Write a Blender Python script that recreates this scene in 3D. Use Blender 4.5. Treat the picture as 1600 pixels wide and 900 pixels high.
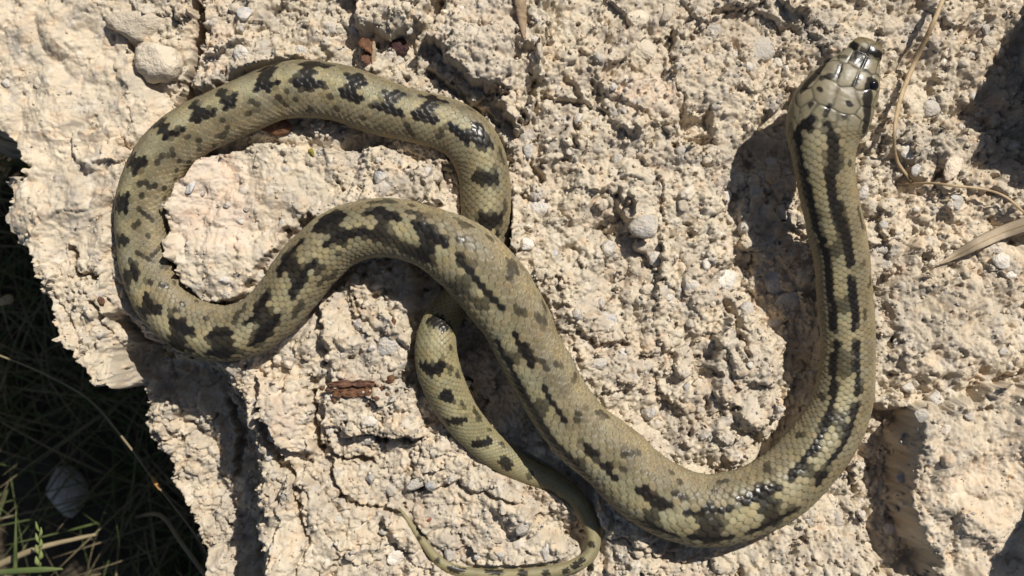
import bpy, bmesh, math, random
import numpy as np
from mathutils import Vector, Matrix

# ------------------------------------------------------------------ units
S = 0.00025          # one plan unit = 0.25 mm
LENS = 40.0
D = 1600 * LENS / 36.0   # camera height in plan units
def wx(px, z=0.0): return (px - 800.0) * (D - z) / D
def wy(py, z=0.0): return (450.0 - py) * (D - z) / D

scene = bpy.context.scene
for o in list(bpy.data.objects): bpy.data.objects.remove(o)
C = scene.collection

# ------------------------------------------------------------------ camera
cam = bpy.data.cameras.new('camera'); cam.lens = LENS; cam.sensor_width = 36.0
cam.clip_start = 0.01; cam.clip_end = 50.0
camo = bpy.data.objects.new('camera', cam); C.objects.link(camo)
camo.location = (0, 0, D * S)
cam.dof.use_dof = True; cam.dof.focus_distance = (D - 40) * S; cam.dof.aperture_fstop = 10.0
scene.camera = camo

# ------------------------------------------------------------------ light
SUN_EL = math.radians(50.0)
SUN_AZ = math.radians(40.0)      # clockwise from +Y
world = bpy.data.worlds.new('World'); scene.world = world; world.use_nodes = True
nt = world.node_tree; nt.nodes.clear()
wo = nt.nodes.new('ShaderNodeOutputWorld'); bg = nt.nodes.new('ShaderNodeBackground')
sky = nt.nodes.new('ShaderNodeTexSky'); sky.sky_type = 'NISHITA'; sky.sun_disc = False
sky.sun_elevation = SUN_EL; sky.sun_rotation = SUN_AZ
bg.inputs['Strength'].default_value = 0.05
nt.links.new(sky.outputs[0], bg.inputs['Color']); nt.links.new(bg.outputs[0], wo.inputs['Surface'])
sun = bpy.data.lights.new('sun', 'SUN'); sun.energy = 5.0; sun.angle = math.radians(0.53)
sun.color = (1.0, 0.955, 0.88)
suno = bpy.data.objects.new('sun', sun); C.objects.link(suno)
to_sun = Vector((math.sin(SUN_AZ) * math.cos(SUN_EL), math.cos(SUN_AZ) * math.cos(SUN_EL), math.sin(SUN_EL)))
suno.rotation_euler = to_sun.to_track_quat('Z', 'Y').to_euler()
suno.location = to_sun * 2
vs = scene.view_settings
vs.view_transform = 'Standard'; vs.look = 'None'; vs.exposure = 0.15; vs.gamma = 1.0; vs.use_curve_mapping = False

# ------------------------------------------------------------------ helpers
rng = np.random.default_rng(7)
random.seed(7)
def tag(o, label=None, cat=None, group=None, kind=None):
    if label: o['label'] = label
    if cat: o['category'] = cat
    if group: o['group'] = group
    if kind: o['kind'] = kind
    return o
def sstep(a, b, x):
    t = np.clip((x - a) / (b - a), 0, 1); return t * t * (3 - 2 * t)
def hash2(ix, iy, seed):
    h = (ix.astype(np.int64) * 374761393 + iy.astype(np.int64) * 668265263 + seed * 974634777) & 0xffffffff
    h = ((h ^ (h >> 13)) * 1274126177) & 0xffffffff
    h = ((h ^ (h >> 16)) * 2246822519) & 0xffffffff
    return ((h ^ (h >> 15)) & 0xffffff) / float(0xffffff)
def perlin(x, y, seed=0):
    ix = np.floor(x); iy = np.floor(y); fx = x - ix; fy = y - iy
    u = fx * fx * fx * (fx * (fx * 6 - 15) + 10); v = fy * fy * fy * (fy * (fy * 6 - 15) + 10)
    def g(dx, dy):
        a = hash2(ix + dx, iy + dy, seed) * 2 * np.pi
        return np.cos(a) * (fx - dx) + np.sin(a) * (fy - dy)
    n0 = g(0, 0) * (1 - u) + g(1, 0) * u; n1 = g(0, 1) * (1 - u) + g(1, 1) * u
    return (n0 * (1 - v) + n1 * v) * 1.5
def fbm(x, y, sc, octs, seed, gain=0.5):
    r = 0; a = 1.0; f = 1.0 / sc
    for k in range(octs):
        r = r + a * perlin(x * f + 17.3 * k, y * f - 9.1 * k, seed + k); a *= gain; f *= 2.03
    return r
def chunks(x, y, sc, seed, tilt=1.0):
    """angular broken blocks: every cell a tilted plane; returns height and distance to the joint"""
    gx = x / sc; gy = y / sc; ix = np.floor(gx); iy = np.floor(gy)
    d1 = np.full(x.shape, 9.0); d2 = np.full(x.shape, 9.0); h = np.zeros(x.shape)
    for dx in (-1, 0, 1):
        for dy in (-1, 0, 1):
            cx = ix + dx; cy = iy + dy
            px = cx + hash2(cx, cy, seed); py = cy + hash2(cx, cy, seed + 1)
            ex = gx - px; ey = gy - py; d = np.sqrt(ex * ex + ey * ey)
            hh = (hash2(cx, cy, seed + 2) - .5) + tilt * ((hash2(cx, cy, seed + 3) - .5) * ex + (hash2(cx, cy, seed + 4) - .5) * ey) * 2
            n = d < d1
            d2 = np.where(n, d1, np.minimum(d2, d)); h = np.where(n, hh, h); d1 = np.where(n, d, d1)
    return h, d2 - d1
def new_obj(name, me, mat, parent=None):
    o = bpy.data.objects.new(name, me); C.objects.link(o)
    if mat is not None and len(me.materials) == 0: me.materials.append(mat)
    if parent: o.parent = parent
    return o
def mesh_np(name, verts, quads=None, tris=None, smooth=True):
    me = bpy.data.meshes.new(name)
    nq = 0 if quads is None else len(quads); ntr = 0 if tris is None else len(tris)
    me.vertices.add(len(verts)); me.vertices.foreach_set('co', np.ascontiguousarray(verts, np.float32).ravel())
    parts = []
    if nq: parts.append(np.asarray(quads, np.int32).ravel())
    if ntr: parts.append(np.asarray(tris, np.int32).ravel())
    li = np.concatenate(parts)
    me.loops.add(len(li)); me.loops.foreach_set('vertex_index', li)
    starts = np.concatenate([np.arange(nq) * 4, nq * 4 + np.arange(ntr) * 3]).astype(np.int32)
    me.polygons.add(nq + ntr); me.polygons.foreach_set('loop_start', starts)
    me.update(calc_edges=True)
    if smooth: me.polygons.foreach_set('use_smooth', np.ones(nq + ntr, bool))
    return me
def set_col(me, name, rgb):
    a = me.attributes.new(name, 'FLOAT_COLOR', 'POINT')
    n = len(rgb); c = np.ones((n, 4), np.float32); c[:, :3] = rgb
    a.data.foreach_set('color', c.ravel())
def set_f(me, name, v):
    a = me.attributes.new(name, 'FLOAT', 'POINT'); a.data.foreach_set('value', np.ascontiguousarray(v, np.float32).ravel())
def grid_quads(nu, nv, wrap=False):
    i = np.arange(nu - 1)[:, None]; j = np.arange(nv if wrap else nv - 1)[None, :]
    j2 = (j + 1) % nv
    return np.stack([i * nv + j, i * nv + j2, (i + 1) * nv + j2, (i + 1) * nv + j], -1).reshape(-1, 4)

# ------------------------------------------------------------------ materials
class NB:
    def __init__(s, name):
        s.m = bpy.data.materials.new(name); s.m.use_nodes = True; s.t = s.m.node_tree
        s.b = s.t.nodes['Principled BSDF']
    def n(s, typ, **kw):
        x = s.t.nodes.new(typ)
        for k, v in kw.items(): setattr(x, k, v)
        return x
    def l(s, a, b): s.t.links.new(a, b)
    def noise(s, scale, detail=4, rough=.55, vec=None):
        x = s.n('ShaderNodeTexNoise'); x.inputs['Scale'].default_value = scale
        x.inputs['Detail'].default_value = detail; x.inputs['Roughness'].default_value = rough
        if vec is not None: s.l(vec, x.inputs['Vector'])
        return x
    def coord(s): return s.n('ShaderNodeNewGeometry').outputs['Position']
    def attr(s, name): return s.n('ShaderNodeAttribute', attribute_name=name)
    def mixc(s, f, a, b, mode='MIX'):
        x = s.n('ShaderNodeMix', data_type='RGBA', blend_type=mode)
        for sock, v in ((x.inputs[0], f), (x.inputs[6], a), (x.inputs[7], b)):
            if isinstance(v, (int, float)): sock.default_value = v
            elif isinstance(v, tuple): sock.default_value = (*v, 1)
            else: s.l(v, sock)
        return x.outputs[2]
    def ramp(s, fac, a, b):
        x = s.n('ShaderNodeMapRange'); x.inputs[1].default_value = a; x.inputs[2].default_value = b
        s.l(fac, x.inputs[0]); return x.outputs[0]
    def bump(s, h, strength, dist, prev=None):
        x = s.n('ShaderNodeBump'); x.inputs['Strength'].default_value = strength; x.inputs['Distance'].default_value = dist
        s.l(h, x.inputs['Height'])
        if prev is not None: s.l(prev, x.inputs['Normal'])
        return x.outputs[0]

def mat_rock():
    k = NB('conglomerate'); co = k.coord()
    col = k.attr('Col').outputs['Color']
    n1 = k.noise(900, 6, .65, co); n2 = k.noise(3500, 4, .6, co); n3 = k.noise(160, 5, .6, co)
    c = k.mixc(k.ramp(n1.outputs[0], .35, .75), col, k.mixc(1.0, col, (.88, .86, .84), 'MULTIPLY'))
    c = k.mixc(k.ramp(n3.outputs[0], .5, .75), c, k.mixc(1.0, c, (1.06, .93, .82), 'MULTIPLY'))
    c = k.mixc(k.ramp(n2.outputs[0], .45, .8), c, k.mixc(1.0, c, (1.12, 1.12, 1.12), 'MULTIPLY'))
    k.l(c, k.b.inputs['Base Color'])
    k.b.inputs['Roughness'].default_value = .93; k.b.inputs['Specular IOR Level'].default_value = .2
    vo = k.n('ShaderNodeTexVoronoi'); vo.inputs['Scale'].default_value = 1100; k.l(co, vo.inputs['Vector'])
    n4 = k.noise(7000, 3, .7, co)
    b = k.bump(n4.outputs[0], .3, .00025); b = k.bump(n2.outputs[0], .4, .0005, b); b = k.bump(vo.outputs['Distance'], .18, -.0004, b); b = k.bump(n1.outputs[0], .35, .0008, b)
    k.l(b, k.b.inputs['Normal']); return k.m

def mat_stone(name, a, b, rough=.75, spec=.35, trans=0.0):
    k = NB(name); co = k.coord()
    oi = k.n('ShaderNodeObjectInfo')
    n1 = k.noise(260, 5, .6, co); n2 = k.noise(1500, 4, .6, co)
    c = k.mixc(k.ramp(n1.outputs[0], .35, .68), a, b)
    c = k.mixc(k.ramp(k.noise(420, 6, .7, co).outputs[0], .40, .66), c, (.545, .465, .36))
    hsv = k.n('ShaderNodeHueSaturation'); k.l(c, hsv.inputs['Color'])
    mr = k.n('ShaderNodeMapRange'); mr.inputs[3].default_value = .78; mr.inputs[4].default_value = 1.2
    k.l(oi.outputs['Random'], mr.inputs[0]); k.l(mr.outputs[0], hsv.inputs['Value'])
    k.l(hsv.outputs[0], k.b.inputs['Base Color'])
    k.b.inputs['Roughness'].default_value = rough; k.b.inputs['Specular IOR Level'].default_value = spec
    k.l(k.bump(n2.outputs[0], .5, .0006, k.bump(n1.outputs[0], .7, .0035)), k.b.inputs['Normal']); return k.m

def mat_plain(name, a, b, scale=400, rough=.8, spec=.3, bump=.4, dist=.0005, stretch=None):
    k = NB(name); co = k.coord()
    if stretch:
        mp = k.n('ShaderNodeMapping'); mp.inputs['Scale'].default_value = stretch; k.l(co, mp.inputs[0]); co = mp.outputs[0]
    n1 = k.noise(scale, 5, .6, co)
    k.l(k.mixc(k.ramp(n1.outputs[0], .35, .65), a, b), k.b.inputs['Base Color'])
    k.b.inputs['Roughness'].default_value = rough; k.b.inputs['Specular IOR Level'].default_value = spec
    k.l(k.bump(n1.outputs[0], bump, dist), k.b.inputs['Normal']); return k.m

def mat_snake():
    k = NB('snake_skin'); co = k.coord()
    col = k.attr('Col').outputs['Color']
    n1 = k.noise(2600, 3, .6, co); n2 = k.noise(120, 3, .5, co)
    c = k.mixc(k.ramp(n1.outputs[0], .4, .75), col, k.mixc(1.0, col, (.84, .82, .80), 'MULTIPLY'))
    c = k.mixc(k.ramp(n2.outputs[0], .4, .7), c, k.mixc(1.0, c, (1.06, 1.0, .9), 'MULTIPLY'))
    k.l(c, k.b.inputs['Base Color'])
    rg = k.attr('Rgh').outputs['Fac']; k.l(rg, k.b.inputs['Roughness'])
    k.b.inputs['Specular IOR Level'].default_value = .28
    k.l(k.bump(n1.outputs[0], .12, .0003), k.b.inputs['Normal']); return k.m

M_ROCK = mat_rock(); M_SNAKE = mat_snake()
M_ST = [mat_stone('stone_cream', (.54, .46, .35), (.59, .505, .39), .9, .2),
        mat_stone('stone_grey', (.42, .40, .375), (.55, .495, .42)),
        mat_stone('stone_quartz', (.60, .56, .50), (.50, .475, .44), .5, .45),
        mat_stone('stone_bluegrey', (.33, .35, .38), (.48, .465, .44), .6, .4),
        mat_stone('stone_peach', (.58, .46, .34), (.60, .49, .38))]

# ------------------------------------------------------------------ snake centre line: x, y, width, height of the axis
CP = np.array([
 (1361,  60, 16, 104), (1352, 80, 46, 104), (1340, 103, 74, 103), (1326, 128,101, 101), (1311, 152,121, 98),
 (1297, 178,130, 96), (1288, 206,124, 93), (1287, 236,104, 90), (1289, 268, 95, 84), (1294, 300, 93, 76),
 (1304, 350, 92, 60), (1314, 400, 88, 46), (1319, 450, 87, 35), (1323, 500, 87, 26), (1325, 550, 88, 20),
 (1321, 600, 93, 17), (1307, 650,100, 17), (1276, 702,106, 19), (1230, 750,110, 22), (1170, 785,113, 25),
 (1105, 798,116, 28), (1045, 783,117, 31), (1000, 754,115, 34), (957, 714,111, 38), (895, 660,106, 45),
 (828, 547,106, 56), (803, 497,112, 64), (772, 451,118, 72), (728, 404,116, 80), (668, 370, 98, 80),
 (597, 356, 94, 72), (540, 368, 95, 62), (490, 406, 97, 52), (438, 474, 93, 40), (400, 507, 92, 32),
 (352, 521, 94, 25), (312, 514, 93, 20), (275, 494, 92, 17), (248, 462, 90, 15), (230, 420, 87, 14),
 (221, 372, 82, 14), (220, 335, 85, 15), (226, 302, 91, 16), (241, 266, 92, 18), (266, 231, 92, 20),
 (300, 204, 90, 22), (340, 184, 90, 23), (398, 158, 92, 24), (432, 145, 93, 24), (465, 139, 95, 24),
 (500, 140, 94, 24), (540, 148, 94, 23), (577, 161, 95, 22), (615, 174, 90, 21), (652, 183, 86, 20),
 (692, 193, 88, 17), (724, 211, 90, 13), (746, 240, 88, 8), (757, 275, 84, 2), (759, 310, 83, -5),
 (759, 345, 82, -13), (757, 385, 78, -27), (746, 425, 70, -42), (724, 458, 60, -36), (700, 485, 58, 2),
 (685, 512, 62, 28), (681, 540, 68, 36), (684, 570, 72, 32), (694, 602, 70, 22), (717, 645, 64, 8),
 (751, 686, 57, -8), (790, 717, 51, -16), (830, 739, 45, -25), (868, 755, 40, -29), (898, 778, 36, -30),
 (918, 808, 33, -27), (928, 840, 30, -22), (921, 868, 29, -18), (895, 885, 28, -15), (850, 895, 27, -13),
 (800, 898, 26, -11), (750, 897, 25, -10), (712, 891, 23, -9), (685, 876, 21, -9), (665, 852, 18, -9),
 (648, 828, 14, -9), (634, 808, 9, -9), (622, 791, 3, -8)], float)
def spline(P, step=1.0):
    """centripetal Catmull-Rom resampled to even arc length in plan; also returns the parameter at every control point"""
    n = len(P); out = []; idx = []
    ext = np.vstack([2 * P[0] - P[1], P, 2 * P[-1] - P[-2]])
    for i in range(n - 1):
        p0, p1, p2, p3 = ext[i:i + 4]
        t0 = 0; t1 = t0 + np.linalg.norm(p1[:2] - p0[:2]) ** .5; t2 = t1 + np.linalg.norm(p2[:2] - p1[:2]) ** .5
        t3 = t2 + np.linalg.norm(p3[:2] - p2[:2]) ** .5
        t = np.linspace(t1, t2, 40, endpoint=False)[:, None]
        A1 = (t1 - t) / (t1 - t0) * p0 + (t - t0) / (t1 - t0) * p1; A2 = (t2 - t) / (t2 - t1) * p1 + (t - t1) / (t2 - t1) * p2
        A3 = (t3 - t) / (t3 - t2) * p2 + (t - t2) / (t3 - t2) * p3
        B1 = (t2 - t) / (t2 - t0) * A1 + (t - t0) / (t2 - t0) * A2; B2 = (t3 - t) / (t3 - t1) * A2 + (t - t1) / (t3 - t1) * A3
        idx.append(len(out) * 40); out.append((t2 - t) / (t2 - t1) * B1 + (t - t1) / (t2 - t1) * B2)
    Q = np.vstack(out + [P[-1:]]); idx.append(len(Q) - 1)
    s = np.concatenate([[0], np.cumsum(np.linalg.norm(np.diff(Q[:, :2], axis=0), axis=1))])
    si = np.arange(0, s[-1], step)
    R = np.stack([np.interp(si, s, Q[:, k]) for k in range(Q.shape[1])], 1)
    return R, si, s[np.array(idx)]
PL, SL, SC = spline(CP)          # plan samples, arc length, arc length at each control point
def gsm(a, sig):
    k = np.arange(-int(3 * sig), int(3 * sig) + 1); w = np.exp(-k * k / (2. * sig * sig)); w /= w.sum()
    p = np.pad(a, (len(k) // 2, len(k) // 2), mode='edge'); return np.convolve(p, w, 'valid')
PL[:, 0] = gsm(PL[:, 0], 5); PL[:, 1] = gsm(PL[:, 1], 5); PL[:, 3] = gsm(PL[:, 3], 9)
PL[:, 2] = np.where(SL > 120, gsm(PL[:, 2], 6), PL[:, 2])
STOT = SL[-1]
kz = (D - PL[:, 3]) / D
AX = np.stack([(PL[:, 0] - 800) * kz, (450 - PL[:, 1]) * kz, PL[:, 3]], 1)   # 3D axis
RW = PL[:, 2] * (.485 - .018 * sstep(SC[32], SC[36], SL)) * kz * np.where(SL > SC[70], 1 - .22 * sstep(SC[70], SC[76], SL), 1)                                                       # half width
TT = np.gradient(AX, axis=0); TT /= np.linalg.norm(TT, axis=1)[:, None]
SD = np.stack([TT[:, 1], -TT[:, 0], 0 * TT[:, 0]], 1); SD /= np.linalg.norm(SD, axis=1)[:, None]
UP = np.cross(SD, TT)
VD = AX - np.array([0, 0, D]); VD /= np.linalg.norm(VD, axis=1)[:, None]
DELTA = np.arctan2(.75 * (VD * SD).sum(1), -(VD * UP).sum(1))
# dorsal line: how far the back is rolled to one side (sine of the angle)
DOR_S = [SC[i] for i in (0, 8, 13, 17, 20, 23, 27, 29, 30, 33, 35, 38, 41, 44, 49, 53, 58, 67, 87)]
DOR_E = [0, .2, 0, -.1, -.3, -.55, -.5, -.1, 0, 0, -.25, -.55, -.72, -.55, -.45, -.3, -.1, .1, 0]
# body height to width
FLT = .75
def flat(s): return .56 + (FLT - .56) * sstep(110, 235, s)

# ------------------------------------------------------------------ dark markings, as strokes on the plan: (group, width, darkness, points)
MK = []
def mk(a, b, rows):
    for r in rows: MK.append((a, b, r[0], r[1], r[2:]))
mk(0, 8, [(11,.97,(1334,73),(1337,76)), (9,.97,(1359,84),(1371,88)), (12,.95,(1341,92),(1346,102)), (7,.7,(1348,82),(1353,96)), (6,.8,(1313,110),(1308,122)),
  (6,.8,(1285,128),(1305,124)), (6,.8,(1341,127),(1331,139)), (12,.9,(1289,104),(1273,125),(1257,143)),
  (12,.9,(1352,150),(1350,181),(1347,209)), (9,.9,(1355,131),(1352,150)), (6,.9,(1282,147)), (8,.95,(1325,169)), (6,.95,(1295,172),(1290,184)),
  (6,.9,(1268,170)), (7,.75,(1318,189)), (4,.8,(1373,105)), (5,.6,(1350,112),(1326,96),(1310,92))])
mk(5, 16, [(12,.97,(1272,194),(1258,199),(1247,216),(1251,247),(1258,280)), (12,.97,(1258,280),(1267,318),(1277,344),(1283,372),(1289,400)),
  (12,.93,(1293,201),(1299,211),(1304,231)), (15,.88,(1304,231),(1300,253),(1298,273)), (13,.93,(1298,273),(1302,304),(1311,335),(1320,364),(1327,402)),
  (16,.5,(1308,250)), (8,.6,(1327,253)), (5,.6,(1338,322),(1347,355)),
  (10,.95,(1289,400),(1296,433),(1300,467),(1302,504)), (8,.95,(1307,533),(1305,558)),
  (10,.97,(1329,429),(1334,467),(1335,507)), (8,.95,(1337,529),(1339,558)),
  (26,.45,(1308,380)), (26,.45,(1318,470)), (22,.4,(1320,555)), (6,.5,(1346,407)), (4,.5,(1359,433),(1358,448)), (5,.6,(1349,482),(1349,495))])
mk(14, 20, [(9,.95,(1305,540),(1302,572),(1302,608),(1300,638),(1288,670),(1273,699),(1251,723),(1229,750)),
  (8,.95,(1339,545),(1339,577),(1339,613)), (9,.95,(1336,633),(1329,665),(1312,696),(1297,723),(1273,758)),
  (22,.5,(1322,572)), (20,.55,(1312,660)), (22,.55,(1263,740)), (10,.75,(1278,615),(1290,621)), (8,.65,(1248,682)), (10,.55,(1197,736)), (6,.5,(1349,640))])
mk(17, 24, [(9,.95,(1155,789),(1184,773),(1213,764)), (26,.7,(1191,793)), (8,.95,(1169,831),(1200,815),(1233,798)), (6,.9,(1207,789)),
  (9,.95,(1064,795),(1093,795),(1131,796)), (26,.72,(1100,814)), (9,.95,(1064,834),(1100,839),(1138,837)), (7,.9,(1115,820)),
  (9,.95,(1000,767),(1020,778),(1042,789)), (22,.6,(1013,798)), (8,.95,(1000,815),(1029,824),(1044,833)),
  (14,.65,(1051,750)), (8,.5,(1045,737)), (6,.75,(1043,768),(1068,775)), (8,.65,(1118,752),(1136,756)), (8,.65,(1136,774)), (7,.45,(1114,768)),
  (12,.65,(1195,732)), (9,.9,(1236,740))])
mk(22, 27, [(8,.95,(844,599),(857,619),(879,655)), (9,.95,(901,687),(923,707),(957,741)), (9,.95,(981,756),(1003,770),(1025,778)),
  (9,.88,(822,624),(844,660),(876,702),(913,741),(937,770)), (16,.5,(842,628)), (14,.4,(905,720)), (14,.55,(896,584)), (10,.55,(866,564)), (8,.65,(910,633)),
  (8,.5,(930,640),(945,648)), (12,.55,(898,645)), (12,.72,(971,699)), (8,.45,(986,699)), (8,.65,(965,720),(985,735))])
mk(24, 30, [(9,.95,(718,403),(740,433),(764,457),(780,479)), (10,.97,(801,513),(817,540),(831,569)), (9,.95,(847,599),(857,617)),
  (14,.9,(660,393),(676,407)), (20,.5,(708,447)), (10,.65,(727,457),(748,473)), (9,.97,(772,529),(793,561),(817,615)), (14,.4,(810,552)),
  (20,.6,(799,417)), (12,.55,(788,425)), (8,.5,(815,417)), (10,.55,(809,481)), (16,.55,(844,495)), (10,.5,(852,481)), (7,.65,(845,558),(852,572)),
  (10,.65,(868,561)), (9,.55,(892,583)), (16,.62,(729,354)), (14,.6,(722,374)), (10,.5,(764,368))])
mk(28, 34, [(8,.6,(590,317),(612,315)), (9,.5,(651,322)), (7,.75,(642,330),(664,340)), (10,.97,(584,331),(600,329),(627,342)), (14,.8,(607,354)),
  (9,.9,(540,366),(584,363),(613,370)), (14,.8,(636,388),(664,405)), (11,.97,(653,354),(669,359),(682,372),(696,382)), (20,.85,(671,381)), (14,.9,(669,397)),
  (11,.97,(503,353),(515,337),(547,331)), (22,.8,(529,349)), (10,.97,(515,378),(537,367),(578,362)),
  (9,.97,(442,421),(450,400),(475,375)), (20,.78,(463,412)), (10,.97,(459,455),(472,434),(494,406)), (8,.75,(537,396)), (6,.75,(500,425),(512,410)), (8,.65,(505,435),(525,428))])
mk(32, 39, [(8,.97,(397,499),(413,474),(421,455)), (20,.8,(422,493)), (10,.97,(407,536),(422,511),(441,487)), (18,.9,(362,516)), (12,.9,(366,546)),
  (6,.65,(465,485),(475,468)), (6,.5,(447,505)), (6,.55,(375,495),(388,470)),
  (14,.95,(230,470),(250,490)), (14,.5,(229,492)), (10,.97,(278,508),(293,513),(311,521)), (20,.7,(288,526)), (9,.9,(275,536),(303,549)),
  (9,.97,(342,525),(357,519),(375,515)), (20,.78,(357,531)), (8,.95,(339,554),(359,549),(377,549)),
  (9,.75,(293,478)), (7,.7,(280,489)), (5,.6,(313,472)), (9,.75,(339,487)), (9,.75,(330,505)), (8,.6,(382,488)), (10,.7,(258,451)), (7,.65,(276,442)), (8,.75,(234,446))])
mk(38, 46, [(14,.8,(193,378)), (7,.95,(208,418),(213,441)), (14,.45,(201,434)), (8,.7,(218,400)), (8,.7,(233,407)), (6,.7,(239,398),(248,393)), (7,.65,(267,410)), (8,.7,(256,421)),
  (6,.7,(232,371)), (14,.95,(312,182),(332,172)), (9,.97,(260,210),(288,200)), (12,.78,(259,196)), (9,.8,(251,189)), (7,.97,(212,265),(228,246)), (10,.72,(206,248)),
  (6,.97,(196,332),(200,304)), (10,.7,(187,320)), (11,.7,(251,243)), (12,.65,(272,240)), (8,.7,(285,248)), (8,.7,(299,252)), (9,.65,(304,212)), (10,.65,(315,217)),
  (9,.6,(317,232)), (8,.6,(336,229)), (7,.7,(279,263)), (7,.7,(277,277)), (8,.8,(219,283)), (8,.75,(232,285),(258,293)), (8,.75,(219,303)), (8,.65,(261,309)), (7,.75,(221,328),(235,339)), (7,.7,(215,352))])
mk(45, 53, [(13,.97,(359,160),(371,151)), (10,.65,(353,151)), (11,.97,(407,133),(423,133),(435,128)), (16,.85,(417,117)), (10,.9,(428,105)), (10,.97,(471,128),(488,128),(504,133)),
  (14,.85,(487,114)), (8,.95,(478,100),(495,103),(515,103)), (10,.6,(352,211)), (9,.6,(352,187)), (7,.6,(362,197)), (6,.6,(355,212)), (9,.6,(316,219)), (7,.65,(396,151),(405,160)),
  (9,.65,(400,174)), (8,.7,(440,153)), (6,.6,(449,162)), (9,.65,(458,142)), (8,.65,(469,156)), (7,.6,(487,172)), (7,.6,(522,151)), (6,.7,(536,105)), (8,.95,(546,120),(560,126),(574,132)),
  (12,.8,(554,134)), (11,.97,(536,147),(550,148),(564,156)), (8,.6,(526,172))])
mk(51, 61, [(6,.9,(604,146),(620,148),(638,148)), (14,.8,(614,158)), (11,.97,(594,169),(610,170),(626,177)), (8,.95,(666,152),(680,154),(698,160)), (16,.85,(670,168)),
  (11,.97,(652,180),(668,182),(680,186)), (11,.97,(702,198),(716,206),(732,218),(748,220),(764,224)), (9,.95,(746,198),(756,210)), (6,.6,(724,174)), (7,.4,(734,168)),
  (9,.7,(576,186)), (8,.65,(596,201)), (9,.65,(638,198)), (8,.65,(644,208)), (8,.6,(651,212)), (9,.6,(686,214)), (7,.6,(692,204)), (7,.5,(780,234),(790,249)),
  (20,.75,(749,277)), (16,.93,(767,277)), (7,.85,(772,265)), (7,.85,(777,288)), (14,.95,(752,336),(764,344),(777,336)), (8,.93,(778,357)), (9,.5,(790,321)), (6,.5,(731,305))])
mk(65, 74, [(14,.95,(682,508)), (9,.95,(668,508),(694,519)), (13,.95,(661,570)), (12,.97,(672,570),(692,566)), (18,.95,(695,613)), (9,.93,(695,654),(720,649)), (11,.95,(737,691),(759,685)),
  (17,.88,(787,722)), (12,.5,(824,742)), (6,.7,(706,543)), (6,.7,(701,570)), (6,.7,(714,580)), (7,.7,(721,627)), (7,.7,(742,639)), (6,.6,(745,649)), (5,.7,(764,667)), (6,.7,(780,691)), (6,.6,(704,522))])
mk(75, 87, [(6,.9,(703,889),(723,889)), (6,.9,(760,891),(782,892)), (11,.9,(816,895)), (9,.85,(852,896)), (7,.9,(897,886),(908,876)), (8,.85,(884,894)), (8,.8,(922,850)), (6,.8,(683,875)), (5,.8,(654,841))])
# saddles: each rung of the ladder runs right across the back
mk(45, 53, [(18,.93,(487,130),(487,114),(492,98)), (18,.93,(423,133),(418,117),(424,102)), (13,.9,(365,156),(355,146),(350,140)), (13,.93,(550,148),(556,132),(564,121))])
mk(41, 47, [(14,.93,(317,173),(307,162)), (16,.93,(264,201),(255,194),(246,188)), (14,.93,(214,250),(206,247),(198,243)), (17,.93,(191,318),(183,319))])
mk(36, 42, [(17,.9,(193,378),(184,378)), (13,.85,(205,433),(196,438)), (15,.9,(233,486),(222,498))])
mk(33, 39, [(20,.88,(293,515),(286,530),(281,545)), (20,.9,(358,520),(358,535),(358,554)), (17,.9,(362,516),(366,546)), (20,.9,(412,476),(422,493),(424,512))])
mk(51, 61, [(15,.93,(610,170),(614,158),(622,146)), (15,.93,(668,182),(672,166),(682,153)), (17,.9,(722,212),(756,216)), (18,.88,(746,277),(773,277)), (17,.93,(754,340),(778,338))])
mk(28, 34, [(22,.9,(512,346),(530,350),(540,366)), (20,.9,(452,400),(463,412),(474,432)), (15,.9,(600,331),(607,352),(600,366)), (20,.93,(671,362),(671,397)), (14,.8,(560,364),(640,388),(672,404))])
mk(17, 24, [(22,.82,(1184,773),(1191,793),(1200,815)), (22,.84,(1096,797),(1100,838)), (20,.72,(1016,780),(1010,818))])
mk(24, 29, [(16,.6,(735,430),(712,452)), (14,.5,(765,460),(748,478)), (16,.45,(815,545),(795,562)), (14,.45,(855,618),(840,640))])
def to_body(px, py, a, b):
    i0 = int(SC[a]); i1 = min(int(SC[b]) + 1, len(PL))
    dx = PL[i0:i1, 0] - px; dy = PL[i0:i1, 1] - py; k = i0 + int(np.argmin(dx * dx + dy * dy))
    off = np.array([px - PL[k, 0], -(py - PL[k, 1])]); e = (off @ SD[k, :2]) / (PL[k, 2] * .5)
    return k, np.arcsin(np.clip(e, -.96, .96)) - DELTA[k]
STROKES = []
for a, b, w, dk, pts in MK:
    q = [to_body(*p, a, b) for p in pts]
    STROKES.append((w * 1.12 + 2.6 if a > 0 else w * 1.15 + 1.6, max(dk, .62) ** .7, q))
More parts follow.
